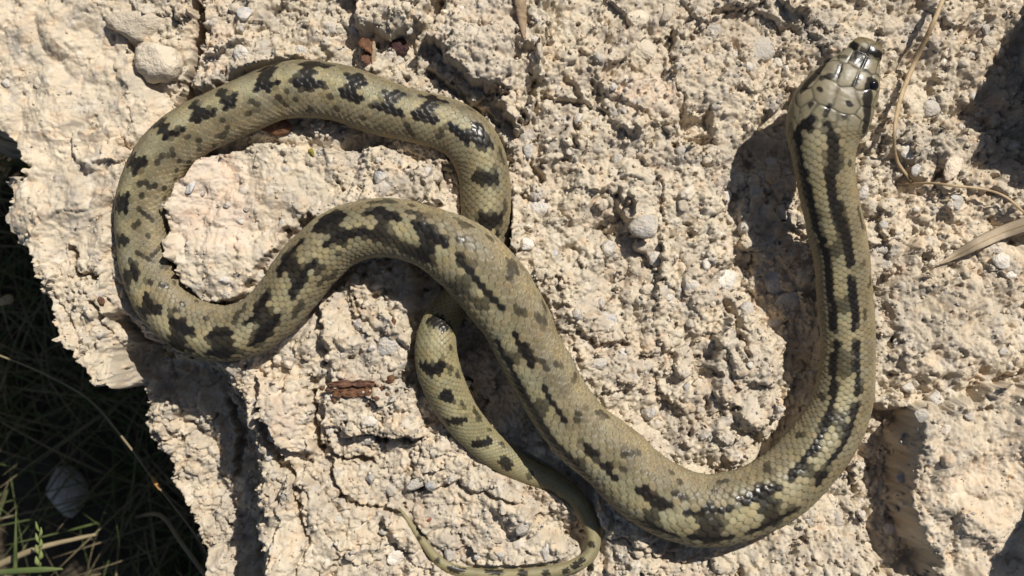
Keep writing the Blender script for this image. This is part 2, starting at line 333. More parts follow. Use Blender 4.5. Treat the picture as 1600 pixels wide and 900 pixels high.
def darkness(s, th, wob):
    """darkness of the skin at station s (plan units) and angle th; arrays of one shape"""
    r = np.interp(s, SL, RW); out = np.zeros(s.shape)
    for w, dk, q in STROKES:
        lo = min(p[0] for p in q) - w - 6; hi = max(p[0] for p in q) + w + 6
        m = np.nonzero((s > lo) & (s < hi))
        if len(m[0]) == 0: continue
        ss = s[m]; aa = th[m] * r[m]; best = np.full(ss.shape, 1e9)
        pq = q if len(q) > 1 else q + q
        for p0, p1 in zip(pq[:-1], pq[1:]):
            a0 = p0[1] * RW[p0[0]]; a1 = p1[1] * RW[p1[0]]
            ex, ey = p1[0] - p0[0], a1 - a0; L2 = ex * ex + ey * ey + 1e-6
            t = np.clip(((ss - p0[0]) * ex + (aa - a0) * ey) / L2, 0, 1)
            best = np.minimum(best, np.hypot(ss - p0[0] - t * ex, aa - a0 - t * ey))
        v = dk * sstep(w * .5 + 1.4, w * .5 - 1.0, best + wob[m])
        out[m] = np.maximum(out[m], v)
    return out

# ------------------------------------------------------------------ snake body: one continuous skin with real scale relief
ROWS = 38
def build_snake():
    Ls = np.maximum(PL[:, 2], 6) * (.104 + .026 * sstep(350, 1000, SL))                       # length of a scale along the body
    cs = np.concatenate([[0], np.cumsum(1.0 / Ls)])[:-1]      # column coordinate
    HEAD = 150.0
    chead = np.interp(HEAD, SL, cs)
    u = np.concatenate([np.array([0, .8, 1.8, 3]), np.arange(4, HEAD, 1.1), np.interp(np.arange(chead, cs[-1], 1 / 7.0), cs, SL)])
    u = np.unique(np.round(u, 4)); nu = len(u); nv = ROWS * 5
    cu = np.interp(u, SL, cs)
    A = np.stack([np.interp(u, SL, AX[:, k]) for k in range(3)], 1)
    Sd = np.stack([np.interp(u, SL, SD[:, k]) for k in range(3)], 1); Sd /= np.linalg.norm(Sd, axis=1)[:, None]
    Up = np.stack([np.interp(u, SL, UP[:, k]) for k in range(3)], 1); Up /= np.linalg.norm(Up, axis=1)[:, None]
    rw = np.interp(u, SL, RW)
    r30 = np.interp(30, SL, RW); rw = np.where(u < 30, r30 * np.clip(1 - np.clip((30 - u) / 30, 0, 1) ** 2.6, 0, 1) ** .52 + .8 * (u < .5), rw)
    th = (np.arange(nv) / nv * 2 * np.pi)[None, :] - np.pi
    U = np.repeat(u[:, None], nv, 1); TH = np.repeat(th, nu, 0)
    head = sstep(190, 120, U)
    fl = flat(u)[:, None]
    st, ct = np.sin(TH), np.cos(TH)
    # cross section: rounded body; the head flat-topped with upright cheeks
    n = 2.12 + .63 * head
    k = (np.abs(st) ** n + np.abs(ct) ** n) ** (-1 / n)
    X = st * k; Z = ct * k
    Z = np.where(Z < 0, Z * (.86 - .1 * head), Z)
    # lattice
    ARC0 = TH * rw[:, None]
    CU = np.repeat(cu[:, None], nv, 1) + .38 * fbm(U, ARC0, 70, 3, 71); R = (TH + np.pi) / (2 * np.pi) * ROWS + .38 * fbm(U, ARC0, 60, 3, 75)
    r0 = np.floor(R); d1 = np.full(R.shape, 9.); d2 = d1.copy(); bc = np.zeros(R.shape); br = np.zeros(R.shape); bx = np.zeros(R.shape)
    asp = 1.12
    for dr in (-1, 0, 1, 2):
        rr = r0 + dr; off = .5 * (np.mod(rr, 2))
        for dc in (0, 1):
            cc = np.floor(CU - off) + dc + off
            ex = np.abs(CU - cc) * asp; ey = np.abs(R - rr); d = (ex ** 1.45 + ey ** 1.45) ** (1 / 1.45)
            nn = d < d1
            d2 = np.where(nn, d1, np.minimum(d2, d)); bc = np.where(nn, cc, bc); br = np.where(nn, rr, br); bx = np.where(nn, CU - cc, bx); d1 = np.where(nn, d, d1)
    F = d2 - d1
    seam = sstep(.24, .05, F)
    body = sstep(130, 172, U)
    size = np.interp(U, SL, Ls)
    rel = (sstep(0, .28, F) * .028 + sstep(0, .9, F) * .010 + bx * .092) * size
    # head shields
    seeds = [(1357,63),(1346,74),(1364,82),(1322,86),(1340,96),(1359,106),(1324,122),(1301,112),(1349,132),(1286,150),(1322,163),(1352,158),(1264,130),(1351,186),
             (1257,160),(1285,104),(1305,90),(1374,112),(1368,128),(1366,160),(1360,178),(1246,176),(1262,180),(1274,190),(1300,200),(1315,202),(1330,204),(1345,208)]
    hs = [to_body(*p, 0, 8) for p in seeds]
    f1 = np.full(U.shape, 1e9); f2 = f1.copy(); hid = np.zeros(U.shape, int)
    ARC = TH * rw[:, None]
    hm = u < 230
    wobx = fbm(U[hm], ARC[hm], 24, 2, 91) * 3
    for i, (k0, t0) in enumerate(hs):
        d = np.hypot(U[hm] - k0 + wobx, ARC[hm] - t0 * RW[k0])
        a, b = f1[hm], f2[hm]; nn = d < a
        f2[hm] = np.where(nn, a, np.minimum(b, d)); f1[hm] = np.where(nn, d, a)
        h_ = hid[hm]; h_[nn] = i; hid[hm] = h_
    FH = np.where(U < 230, f2 - f1, 9.)
    hseam = sstep(3.2, .6, FH)
    hrel = sstep(0, 4, FH) * .8 + sstep(0, 22, FH) * .7 + .12 * fbm(U, ARC, 7, 2, 67)
    H = rel * body + hrel * (1 - body) * sstep(2, 12, U)
    top = 1 + 0 * st
    rad = rw[:, None]
    # brow ridge over each eye, hollow between, cheeks
    ek, et = to_body(1365, 141, 0, 8)
    brow = np.exp(-((U - ek) / 16) ** 2) * np.exp(-((np.abs(TH) - 1.0) / .25) ** 2) * 3.0
    P = A[:, None, :] + Sd[:, None, :] * (X * rad)[..., None] + Up[:, None, :] * (Z * rad * fl)[..., None]
    Nn = Sd[:, None, :] * (X / 1.0)[..., None] + Up[:, None, :] * (Z / fl)[..., None]
    Nn /= np.linalg.norm(Nn, axis=2)[..., None] + 1e-9
    fold = (1.5 * fbm(U, ARC, 80, 3, 55) + .7 * fbm(U * 1.6, ARC * .5, 24, 2, 57)) * sstep(170, 300, U) * (rad / 50)
    P = P + Nn * (H + brow + fold)[..., None]
    # gentle wrinkling where the body bends
    # ---- colour
    scs = np.interp(bc, cs, SL); sth = br / ROWS * 2 * np.pi - np.pi
    rnd = hash2(np.round(bc * 2), br, 5); rnd2 = hash2(np.round(bc * 2), br, 8); rnd3 = hash2(np.round(bc * 2), br, 12)
    dsc = darkness(scs, sth, (rnd - .5) * 4.5)
    dvx = darkness(U, TH, fbm(U, ARC, 9, 2, 33) * 2.0)
    dk = body * (.8 * dsc + .2 * dvx) + (1 - body) * dvx
    dor = np.arcsin(np.clip(np.interp(U, DOR_S, DOR_E), -.95, .95)) - np.interp(U, SL, DELTA)
    rel_th = TH - dor
    back = np.exp(-(rel_th / .42) ** 2)
    side = sstep(.75, 1.35, np.abs(rel_th))
    olive = np.array([.170, .143, .086]); pale = np.array([.320, .286, .172]); buff = np.array([.245, .204, .126])
    col = olive + (pale - olive) * (back * .85)[..., None]
    col = col + (buff - col) * (side * .75)[..., None]
    # neck and front third: browner flanks
    neck = sstep(900, 200, U)
    col = col + (np.array([.205, .165, .092]) - col) * (neck * .35)[..., None]
    tail = sstep(SC[61], SC[63], U)
    col = col + (np.array([.27, .245, .13]) - col) * (tail * .5)[..., None]
    var = (.91 + .18 * rnd)[..., None] * np.stack([1 + .07 * (rnd2 - .5), 1 + .05 * (rnd3 - .5), 1 - .15 * (rnd2 - .5)], -1)
    mott = 1 + .16 * fbm(U, ARC, 40, 2, 44)
    colb = col * (1 + body[..., None] * (var - 1)) * mott[..., None]
    headc = np.array([.195, .170, .112]) * (1 + .18 * fbm(U, ARC, 22, 3, 61))[..., None]
    colb = colb * body[..., None] + headc * (1 - body[..., None])
    smud = sstep(7, 1, FH) * (1 - body) * (.35 + .35 * sstep(110, 40, U)) * sstep(-.3, .5, fbm(U, ARC, 16, 2, 63))
    colb = colb * (1 - smud[..., None] * .85)
    snout = sstep(30, 6, U)
    colb = colb + (np.array([.13, .10, .045]) - colb) * (snout * .8)[..., None]
    dark = np.array([.0095, .0075, .0065])
    bluish = np.array([.013, .013, .015])
    dcol = dark + (bluish - dark) * (rnd3 * back)[..., None]
    colb = colb * (1 - dk[..., None]) + dcol * dk[..., None]
    # joints: dark skin on the back, pale rims on the flanks
    flank = side * body
    jd = seam * body * (1 - flank * .3) * .66 * (.35 + .65 * sstep(-.25, .35, bx)) + hseam * (1 - body) * .6 * sstep(4, 14, U)
    colb = colb * (1 - jd[..., None])
    rim = sstep(.38, .2, F) * sstep(.04, .14, F) * body * (1 - dk)
    colb = colb * (1 + (rim * (.10 + .28 * flank))[..., None])
    cen = sstep(.35, .75, F) * flank * (1 - dk)
    colb = colb * (1 - (.16 * cen)[..., None])
    belly = sstep(2.1, 2.5, np.abs(TH))
    colb = colb + (np.array([.45, .40, .26]) - colb) * (belly * .8 * (1 - dk * .3))[..., None]
    rgh = .44 + .12 * (rnd - .5) - .17 * dk + .18 * flank - .05 * (1 - body) + .2 * seam * body
    V = P.reshape(-1, 3)
    caps = np.array([P[0].mean(0) - TT[0] * 1.2, P[-1].mean(0)])
    V = np.vstack([V, caps]); nb = nu * nv
    q = grid_quads(nu, nv, True)
    j = np.arange(nv); j2 = (j + 1) % nv
    tris = np.vstack([np.stack([0 * j + nb, j2, j], 1), np.stack([0 * j + nb + 1, (nu - 1) * nv + j, (nu - 1) * nv + j2], 1)])
    me = mesh_np('snake', V * S, q, tris)
    cc = np.vstack([colb.reshape(-1, 3), colb[0].mean(0)[None], colb[-1].mean(0)[None]])
    set_col(me, 'Col', np.clip(cc, .004, .9)); set_f(me, 'Rgh', np.concatenate([np.clip(rgh, .2, .9).ravel(), [.4, .5]]))
    o = new_obj('snake', me, M_SNAKE)
    tag(o, 'long olive snake with dark ladder blotches looped over the pale rock', 'snake')
    # eyes
    ui = int(np.argmin(np.abs(u - ek)))
    me_e = bpy.data.meshes.new('eye'); bm = bmesh.new(); bmesh.ops.create_uvsphere(bm, u_segments=24, v_segments=16, radius=12.5 * S)
    for f in bm.faces: f.smooth = True
    bm.to_mesh(me_e); bm.free()
    me_p = bpy.data.meshes.new('pupil'); bm = bmesh.new(); bmesh.ops.create_uvsphere(bm, u_segments=20, v_segments=12, radius=8.2 * S)
    for v in bm.verts: v.co.z = v.co.z * .55
    for f in bm.faces: f.smooth = True
    bm.to_mesh(me_p); bm.free()
    m_eye = mat_plain('eye_iris', (.010, .008, .005), (.022, .015, .008), 900, .12, .6, .05); m_pup = mat_plain('eye_pupil', (.004, .004, .004), (.006, .005, .005), 900, .08, .6, .02)
    for sg in (1, -1):
        t = np.sign(et) * (abs(et) - .2) if sg > 0 else -np.sign(et) * (abs(et) + .42)
        jj = int(round((t + np.pi) / (2 * np.pi) * nv)) % nv
        p = P[ui, jj]; nrm = Vector(Nn[ui, jj]).normalized()
        e = new_obj('eye', me_e, m_eye, o)
        q4 = nrm.to_track_quat('Z', 'Y')
        e.location = Vector(p * S) - nrm * (10.2 * S); e.rotation_euler = q4.to_euler()
        pu = new_obj('pupil', me_p, m_pup, e); pu.location = (0, 0, 9.0 * S)
    return o
snake = build_snake()

# ------------------------------------------------------------------ rock: plan grid, fine where it is seen
GST = 1.65
def axis(a0, a1, f0, f1):
    lo = np.arange(a0, f0, 7.0); mid = np.arange(f0, f1, GST); hi = np.arange(f1, a1, 7.0)
    return np.concatenate([lo, mid, hi])
gx = axis(-260, 1900, -40, 1640); gy = axis(-320, 1180, -45, 945)
NX, NY = len(gx), len(gy)
PX, PY = np.meshgrid(gx, gy, indexing='ij')       # plan coordinates (y down)
def poly_sd(poly, pad, warp=0, wsc=40, seed=0):
    """signed distance (inside > 0) to a polygon, on a window of the grid"""
    poly = np.array(poly, float)
    i0, i1 = np.searchsorted(gx, [poly[:, 0].min() - pad, poly[:, 0].max() + pad]); j0, j1 = np.searchsorted(gy, [poly[:, 1].min() - pad, poly[:, 1].max() + pad])
    sl = (slice(i0, i1), slice(j0, j1)); x = PX[sl]; y = PY[sl]
    if warp:
        x = x + warp * fbm(x, y, wsc, 4, 300 + seed); y = y + warp * fbm(PX[sl], y, wsc, 4, 350 + seed)
    d = np.full(x.shape, 1e9); ins = np.zeros(x.shape, bool)
    for a, b in zip(poly, np.roll(poly, -1, 0)):
        e = b - a; L2 = e @ e + 1e-9
        t = np.clip(((x - a[0]) * e[0] + (y - a[1]) * e[1]) / L2, 0, 1)
        d = np.minimum(d, np.hypot(x - a[0] - t * e[0], y - a[1] - t * e[1]))
        cnd = (a[1] > y) != (b[1] > y)
        with np.errstate(divide='ignore', invalid='ignore'):
            xi = a[0] + (y - a[1]) / (b[1] - a[1] + 1e-12) * e[0]
        ins ^= cnd & (x < xi)
    return sl, np.where(ins, d, -d)
H = 15 * fbm(PX, PY, 420, 3, 11)
def plateau(poly, h, edge=14, warp=14, wsc=50, seed=0, tilt=(0, 0)):
    sl, sd = poly_sd(poly, edge + warp * 2 + 10, warp, wsc, seed)
    w = sstep(-edge * .5, edge * .5, sd)
    cx, cy = np.mean(np.array(poly, float), 0)
    H[sl] += w * (h + tilt[0] * (PX[sl] - cx) + tilt[1] * (PY[sl] - cy))
def crack(pts, w, dep, warp=6, seed=0):
    pts = np.array(pts, float); pad = w * 2 + 12
    i0, i1 = np.searchsorted(gx, [pts[:, 0].min() - pad, pts[:, 0].max() + pad]); j0, j1 = np.searchsorted(gy, [pts[:, 1].min() - pad, pts[:, 1].max() + pad])
    sl = (slice(i0, i1), slice(j0, j1)); x = PX[sl]; y = PY[sl]
    xx = x + warp * fbm(x, y, 22, 3, 400 + seed); yy = y + warp * fbm(x, y, 22, 3, 430 + seed)
    d = np.full(x.shape, 1e9)
    for a, b in zip(pts[:-1], pts[1:]):
        e = b - a; t = np.clip(((xx - a[0]) * e[0] + (yy - a[1]) * e[1]) / (e @ e + 1e-9), 0, 1)
        d = np.minimum(d, np.hypot(xx - a[0] - t * e[0], yy - a[1] - t * e[1]))
    H[sl] -= dep * sstep(w * .5 + 3, w * .5 - 4, d)
# terraces and blocks
plateau([(174,500),(205,520),(262,556),(330,580),(352,612),(388,690),(394,780),(408,900),(410,1250),(-300,1250),(-300,660),(150,640),(190,585),(186,540)], -135, 50, 14, 45, 1)           # lower-left terrace
plateau([(262,385),(272,310),(312,250),(400,226),(480,236),(600,232),(668,258),(690,318),(560,345),(470,345),(430,400),(385,462),(330,474),(288,440)], 34, 10, 9, 34, 2)
plateau([(505,470),(560,430),(630,520),(650,575),(600,600),(520,600)], 26, 14, 12, 40, 3)
plateau([(640,400),(700,420),(790,560),(860,690),(930,770),(940,870),(880,860),(800,770),(740,700),(690,640),(650,560)], -34, 24, 10, 50, 4)
plateau([(1185,190),(1240,140),(1300,250),(1310,600),(1250,690),(1190,720),(1232,560),(1150,450),(1138,290)], -44, 34, 10, 60, 5)
plateau([(1120,500),(1180,480),(1228,545),(1236,610),(1205,695),(1150,660),(1110,580)], 24, 16, 14, 40, 6)
plateau([(1425,640),(1500,612),(1620,600),(1950,600),(1950,1200),(1500,1200),(1450,880),(1405,770),(1402,690)], 58, 12, 14, 60, 7, (.03, -.02))
plateau([(1350,640),(1420,640),(1400,780),(1450,900),(1380,900),(1345,800)], -46, 22, 10, 40, 8)
plateau([(1385,450),(1480,425),(1560,470),(1580,560),(1500,600),(1410,590)], 22, 30, 14, 50, 9)
plateau([(690,-40),(860,-40),(850,90),(812,205),(770,150),(705,95),(678,50)], 48, 12, 16, 40, 10, (.0, .08))
plateau([(545,-30),(662,-30),(668,38),(610,62),(560,45)], 34, 10, 10, 40, 11)
plateau([(940,130),(1050,120),(1065,185),(1000,205),(945,190)], 20, 9, 8, 40, 12)
plateau([(60,330),(170,300),(165,480),(150,600),(90,540),(40,400)], 12, 14, 10, 40, 13)
plateau([(400,590),(490,600),(480,700),(440,700),(410,660)], 26, 10, 10, 40, 14)
plateau([(400,780),(480,740),(540,830),(500,930),(400,930)], 26, 12, 14, 40, 15)
plateau([(570,600),(645,600),(665,680),(600,690),(500,665),(505,620)], 24, 8, 10, 40, 16)
plateau([(300,90),(380,60),(470,70),(480,95),(380,120),(320,145)], 34, 10, 10, 40, 17)
plateau([(110,205),(170,200),(185,245),(150,268),(115,250)], 14, 9, 8, 30, 19)
plateau([(300,20),(360,-20),(420,10),(400,70),(330,90),(308,70)], 16, 10, 10, 30, 20)
plateau([(800,60),(835,80),(835,170),(805,180)], -26, 14, 8, 30, 21)
plateau([(1060,185),(1110,175),(1122,222),(1075,228)], -24, 14, 8, 30, 22)
plateau([(820,430),(880,400),(900,470),(860,480)], 12, 10, 8, 30, 23)
plateau([(1360,250),(1420,240),(1440,300),(1375,320)], -18, 14, 8, 30, 24)
plateau([(1240,860),(1330,830),(1350,930),(1230,940)], 16, 12, 8, 30, 25)
plateau([(940,300),(980,290),(985,350),(935,380)], -16, 14, 8, 30, 26)
plateau([(850,400),(950,440),(1010,560),(960,640),(900,560)], 8, 14, 14, 40, 18)
# unseen rises added to the rock beyond the right edge to cast shade into view
def shade_mound(cx, cy, rx, ry, h):
    d = np.hypot((PX - cx) / rx, (PY - cy) / ry) + .12 * fbm(PX, PY, 60, 4, 77)
    global H
    H = H + h * sstep(1.0, .35, d)
shade_mound(1712, 60, 120, 190, 270); shade_mound(1770, 690, 125, 120, 470)
for i, a in enumerate([([(305,-20),(311,40),(303,75),(290,120),(276,165)], 15, 60), ([(405,640),(415,690),(450,740),(470,790)], 9, 30), ([(487,590),(490,650),(495,700),(530,715),(575,722)], 9, 28),
        ([(500,700),(530,780),(560,790),(620,808)], 8, 22), ([(560,684),(640,693),(658,687)], 8, 24), ([(470,890),(482,840),(470,800)], 8, 20), ([(110,385),(118,425),(152,432)], 9, 26),
        ([(150,470),(163,520)], 9, 24), ([(848,152),(925,166)], 7, 22), ([(785,235),(800,260)], 8, 14), ([(830,250),(850,290)], 12, 16), ([(880,120),(905,150),(900,200)], 10, 16),
        ([(660,100),(690,130),(780,190)], 10, 20), ([(195,60),(205,92),(228,78)], 8, 22), ([(1060,210),(1090,225),(1120,222)], 12, 18), ([(930,360),(965,340),(960,300)], 12, 16),
        ([(905,520),(935,545),(975,540)], 12, 20), ([(1140,470),(1165,560)], 8, 18), ([(1330,735),(1345,800)], 10, 14), ([(540,470),(600,530)], 6, 8),
        ([(330,640),(345,700),(335,760)], 14, 30), ([(60,430),(95,480),(130,540)], 6, 12), ([(640,770),(700,760),(820,790)], 7, 14), ([(980,120),(960,180)], 8, 10)]):
    crack(*a, seed=i)
# zones: smooth dusty faces and crumbly ones
smooth = np.zeros(H.shape)
for poly, v in (([(-300,-300),(190,-300),(230,60),(270,170),(190,260),(150,420),(-300,420)], .85), ([(262,385),(272,310),(312,250),(400,226),(480,236),(560,345),(470,345),(430,400),(385,462),(330,474)], .75),
                ([(1430,640),(1700,600),(1700,1000),(1480,950)], .65), ([(410,600),(470,620),(480,720),(430,700)], .7), ([(400,780),(500,780),(500,930),(400,930)], .6), ([(1390,450),(1560,450),(1580,590),(1410,600)], .5)):
    sl, sd = poly_sd(poly, 60, 16, 60, 50); smooth[sl] = np.maximum(smooth[sl], v * sstep(-25, 25, sd))
rough = 1 - smooth
c1, f1 = chunks(PX + 14 * fbm(PX, PY, 40, 3, 21), PY + 14 * fbm(PX, PY, 40, 3, 22), 105, 31)
c2, f2 = chunks(PX + 7 * fbm(PX, PY, 20, 3, 23), PY + 7 * fbm(PX, PY, 20, 3, 24), 42, 41)
c3, f3 = chunks(PX + 3 * fbm(PX, PY, 9, 2, 25), PY + 3 * fbm(PX, PY, 9, 2, 26), 17, 51)
c0, f0 = chunks(PX + 30 * fbm(PX, PY, 90, 4, 27), PY + 30 * fbm(PX, PY, 90, 4, 28), 210, 36)
varm = .2 + .9 * sstep(-.45, .5, fbm(PX, PY, 150, 3, 29))
def billow(sc, seed, w): return np.abs(perlin(PX / sc + w * fbm(PX, PY, sc, 2, seed + 5), PY / sc + w * fbm(PX, PY, sc, 2, seed + 9), seed))
H += c0 * 13 * (.3 + .7 * rough)
H += (34 * billow(120, 501, .3) + 13 * billow(46, 511, .35) * (.35 + .65 * rough) + 3.5 * varm * billow(15, 521, .3) * (.15 + .85 * rough)) - 12
H += c1 * 11 * (.35 + .65 * rough) - 3 * sstep(.08, 0, f1) * rough
H += varm * c2 * 5.5 * (.1 + .9 * rough) - varm * 1.8 * sstep(.14, 0, f2) * (.05 + .95 * rough)
H += varm * c3 * 2.2 * (.1 + .9 * rough) - varm * 1.4 * sstep(.2, 0, f3) * rough
H += 12 * fbm(PX, PY, 85, 4, 61, .45) + 2.8 * fbm(PX, PY, 12, 4, 71, .65) * (.5 + .5 * rough)
pit = fbm(PX, PY, 26, 4, 81); H -= 13 * sstep(.55, 1.0, pit) * (.25 + .75 * rough)

# bed of the snake: rock rises to where the body lies
def splat_tube(fn, s0, s1, step=4, pad=1.6):
    for k in range(int(s0), int(s1), step):
        r = PL[k, 2] * .5; cx, cy = PL[k, 0], PL[k, 1]
        i0, i1 = np.searchsorted(gx, [cx - r * pad, cx + r * pad]); j0, j1 = np.searchsorted(gy, [cy - r * pad, cy + r * pad])
        if i1 <= i0 or j1 <= j0: continue
        sl = (slice(i0, i1), slice(j0, j1))
        fn(sl, k, r, np.hypot(PX[sl] - cx, PY[sl] - cy))
bedW = np.zeros(H.shape); bedZ = np.zeros(H.shape)
def bed(sl, k, r, d):
    w = np.clip(1.08 - d / r, 0, 1); zb = PL[k, 3] - r * .75 * .86
    m = w > bedW[sl]
    bedW[sl] = np.where(m, w, bedW[sl]); bedZ[sl] = np.where(m, zb, bedZ[sl])
for a, b in ((13.6, 24), (31, 60), (65.4, 87)):
    splat_tube(bed, np.interp(a, range(len(SC)), SC), np.interp(b, range(len(SC)), SC))
bw = sstep(0, .8, bedW)
H = H * (1 - bw * .85) + (bedZ - 4 + 5 * fbm(PX, PY, 45, 3, 15)) * bw * .85

# ---- colour of the ground mass
def mixw(c, t, w): return c + (np.array(t) - c) * w[..., None]
zone = fbm(PX, PY, 260, 3, 101); zone2 = fbm(PX, PY, 90, 4, 102)
COL = np.zeros(H.shape + (3,)) + np.array([.54, .47, .36])
COL = mixw(COL, (.61, .52, .395), np.clip(smooth * .9 + sstep(.1, .6, zone) * .6, 0, 1) * sstep(-.5, .4, zone2))
COL = mixw(COL, (.43, .375, .30), sstep(.0, .5, -zone2) * .8 * (.45 + .55 * rough))
COL = mixw(COL, (.50, .405, .295), sstep(.15, .7, fbm(PX, PY, 130, 4, 103)) * .55)
COL = mixw(COL, (.40, .36, .31), sstep(.25, .75, fbm(PX, PY, 34, 4, 104)) * .6)
COL = mixw(COL, (.66, .60, .51), sstep(.3, .8, fbm(PX, PY, 22, 3, 105)) * .5)
def zoneblob(cx, cy, rx, ry, c, w):
    global COL
    d = np.hypot((PX - cx) / rx, (PY - cy) / ry) + .5 * fbm(PX, PY, 45, 4, int(cx) % 97)
    COL = mixw(COL, c, w * sstep(1.1, .5, d))
zoneblob(1080, 70, 170, 110, (.48, .41, .32), .55); zoneblob(760, 70, 90, 110, (.50, .44, .36), .5); zoneblob(1560, 160, 80, 160, (.42, .34, .25), .7)
zoneblob(1480, 470, 70, 50, (.40, .34, .26), .55); zoneblob(1500, 340, 110, 80, (.64, .53, .39), .6); zoneblob(1010, 150, 60, 40, (.62, .51, .40), .6)
zoneblob(1390, 760, 45, 110, (.40, .33, .25), .5); zoneblob(1520, 760, 90, 120, (.62, .51, .38), .5); zoneblob(330, 70, 45, 45, (.63, .52, .41), .6); zoneblob(440, 640, 40, 50, (.52, .42, .34), .4)
zoneblob(1180, 600, 60, 90, (.47, .41, .33), .4); zoneblob(340, 320, 70, 90, (.64, .53, .43), .6)
fine = fbm(PX, PY, 16, 3, 111)
COL *= (1 + .10 * fine)[..., None]

# ---- grains and lumps held in the matrix
def splat_grain(cx, cy, rx, ry, ang, sink, col, cw, facet=2.3):
    R = max(rx, ry) * 1.05
    i0, i1 = np.searchsorted(gx, [cx - R, cx + R]); j0, j1 = np.searchsorted(gy, [cy - R, cy + R])
    if i1 - i0 < 2 or j1 - j0 < 2: return
    sl = (slice(i0, i1), slice(j0, j1)); x = PX[sl] - cx; y = PY[sl] - cy
    ca, sa = math.cos(ang), math.sin(ang); a = np.abs((x * ca + y * sa) / rx); b = np.abs((-x * sa + y * ca) / ry)
    q = 1 - (a ** facet + b ** facet)
    hz = np.sqrt(np.clip(q, 0, 1)) * min(rx, ry) * .85
    base = H[(i0 + i1) // 2, (j0 + j1) // 2]
    cand = base - sink * min(rx, ry) + hz
    m = (q > 0) & (cand > H[sl])
    H[sl] = np.where(m, cand, H[sl])
    if cw: COL[sl] = np.where(m[..., None], COL[sl] * (1 - cw) + np.array(col) * cw, COL[sl])
GC = [(.56, .48, .36), (.59, .505, .39), (.51, .44, .345), (.45, .41, .36), (.59, .535, .455), (.53, .435, .32), (.43, .41, .38)]
NG = 17000
gxs = rng.uniform(-30, 1630, NG); gys = rng.uniform(-30, 930, NG); grr = 2.4 * (rng.pareto(2.6, NG) + 1); grr = np.minimum(grr, 11)
gi = np.clip(np.searchsorted(gx, gxs), 0, NX - 1); gj = np.clip(np.searchsorted(gy, gys), 0, NY - 1)
clus = fbm(gxs, gys, 60, 3, 141)
keep = rng.uniform(0, 1, NG) < (rough[gi, gj] ** 1.5) * sstep(-.5, .35, clus) * .95 + .03
order = np.argsort(-grr)
for k in order:
    if not keep[k]: continue
    splat_grain(gxs[k], gys[k], grr[k] * rng.uniform(.8, 1.35), grr[k] * rng.uniform(.7, 1.1), rng.uniform(0, 3.14), rng.uniform(.0, .35), GC[rng.choice(7, p=[.3, .22, .16, .1, .1, .07, .05])], rng.uniform(.3, .8), rng.uniform(1.7, 3))
H += 1.25 * fbm(PX, PY, 5.5, 2, 131, .7) * (.75 + .25 * rough)

# ---- the rock ends at the left: steep broken flank down to the soil
GROUND = -820.0
EDGE = [(-400,-400),(2200,-400),(2200,1300),(335,1300),(330,1000),(322,900),(310,850),(298,800),(268,760),(262,722),(233,690),(230,640),(200,608),(178,612),(164,602),(148,602),(132,580),(115,545),
        (90,520),(76,470),(60,430),(45,395),(20,375),(3,345),(12,306),(2,284),(8,268),(28,276),(38,262),(20,226),(-10,190),(-60,150),(-400,120)]
EDGE = [((x - 800) * 1.07 + 800, (y - 450) * 1.07 + 450) if (y > 620 and x < 340) else (x, y) for x, y in EDGE]
sl, sd = poly_sd(EDGE, 200, 9, 30, 70)
drop = np.zeros(H.shape); 
k_ = sstep(4, -10, sd) * .22 + sstep(-6, -70, sd) * .78
drop[sl] = k_
H = H * (1 - drop) + (GROUND - 30) * drop + drop * (1 - drop) * (90 * fbm(PX, PY, 40, 4, 151) + 70 * fbm(PX, PY, 13, 3, 152))
# broken faces: steep walls are never smooth
g0, g1 = np.gradient(H, gx, gy); steep = sstep(1.6, 5.0, np.hypot(g0, g1)) * (1 - drop)
H += steep * (9 * fbm(PX, PY, 11, 3, 171, .6) + 14 * fbm(PX, PY, 26, 2, 172))
# ---- keep the rock out of the snake's body
def cap(sl, k, r, d):
    q = np.clip(1 - (d / (r * 1.0)) ** 2, 0, 1)
    z = PL[k, 3] - np.sqrt(q) * r * .75 * .86 + 2.0
    H[sl] = np.where(d < r * 1.0, np.minimum(H[sl], z), H[sl])
def iS(v): return np.interp(v, range(len(SC)), SC)
splat_tube(cap, 10, iS(62), 3, 1.02); splat_tube(cap, iS(65.6), STOT, 2, 1.02)

# to space: the plan is at the level z = 0
wl = np.clip(drop * (1 - drop) * 4, 0, 1)
VX = PX - 800.0 + wl * 5 * fbm(H, PX + PY, 40, 3, 161); VY = 450.0 - PY + wl * 5 * fbm(H, PX - PY, 40, 3, 162)
V = np.stack([VX, VY, H], -1).reshape(-1, 3) * S
me = mesh_np('rock', V, grid_quads(NX, NY)[:, ::-1])
set_col(me, 'Col', np.clip(COL.reshape(-1, 3), .02, .85))
rock = new_obj('rock', me, M_ROCK)
tag(rock, 'pale cream conglomerate rock full of small stones under the snake', 'rock')
def hz(px, py):
    i = min(max(int(np.searchsorted(gx, px)), 0), NX - 1); j = min(max(int(np.searchsorted(gy, py)), 0), NY - 1); return H[i, j]
def gr(px, py, lift=0.0):
    """point on the rock seen at plan position px, py"""
    z = hz(px, py)
    x, y = px, py
    for _ in range(3):
        x = 800 + (px - 800) * (D - z) / D; y = 450 + (py - 450) * (D - z) / D; z = hz(x, y)
    return Vector((x - 800, 450 - y, z + lift)) * S
def gtop(px, py, rad, lift=0.0):
    g = gr(px, py); x = g.x / S + 800; y = 450 - g.y / S
    i0, i1 = np.searchsorted(gx, [x - rad, x + rad]); j0, j1 = np.searchsorted(gy, [y - rad, y + rad])
    g.z = (float(np.percentile(H[i0:i1, j0:j1], 80)) + lift) * S; return g
def clear_of_snake(px, py, rad):
    return np.min(np.hypot(PL[:, 0] - px, PL[:, 1] - py) - PL[:, 2] * .5) > rad

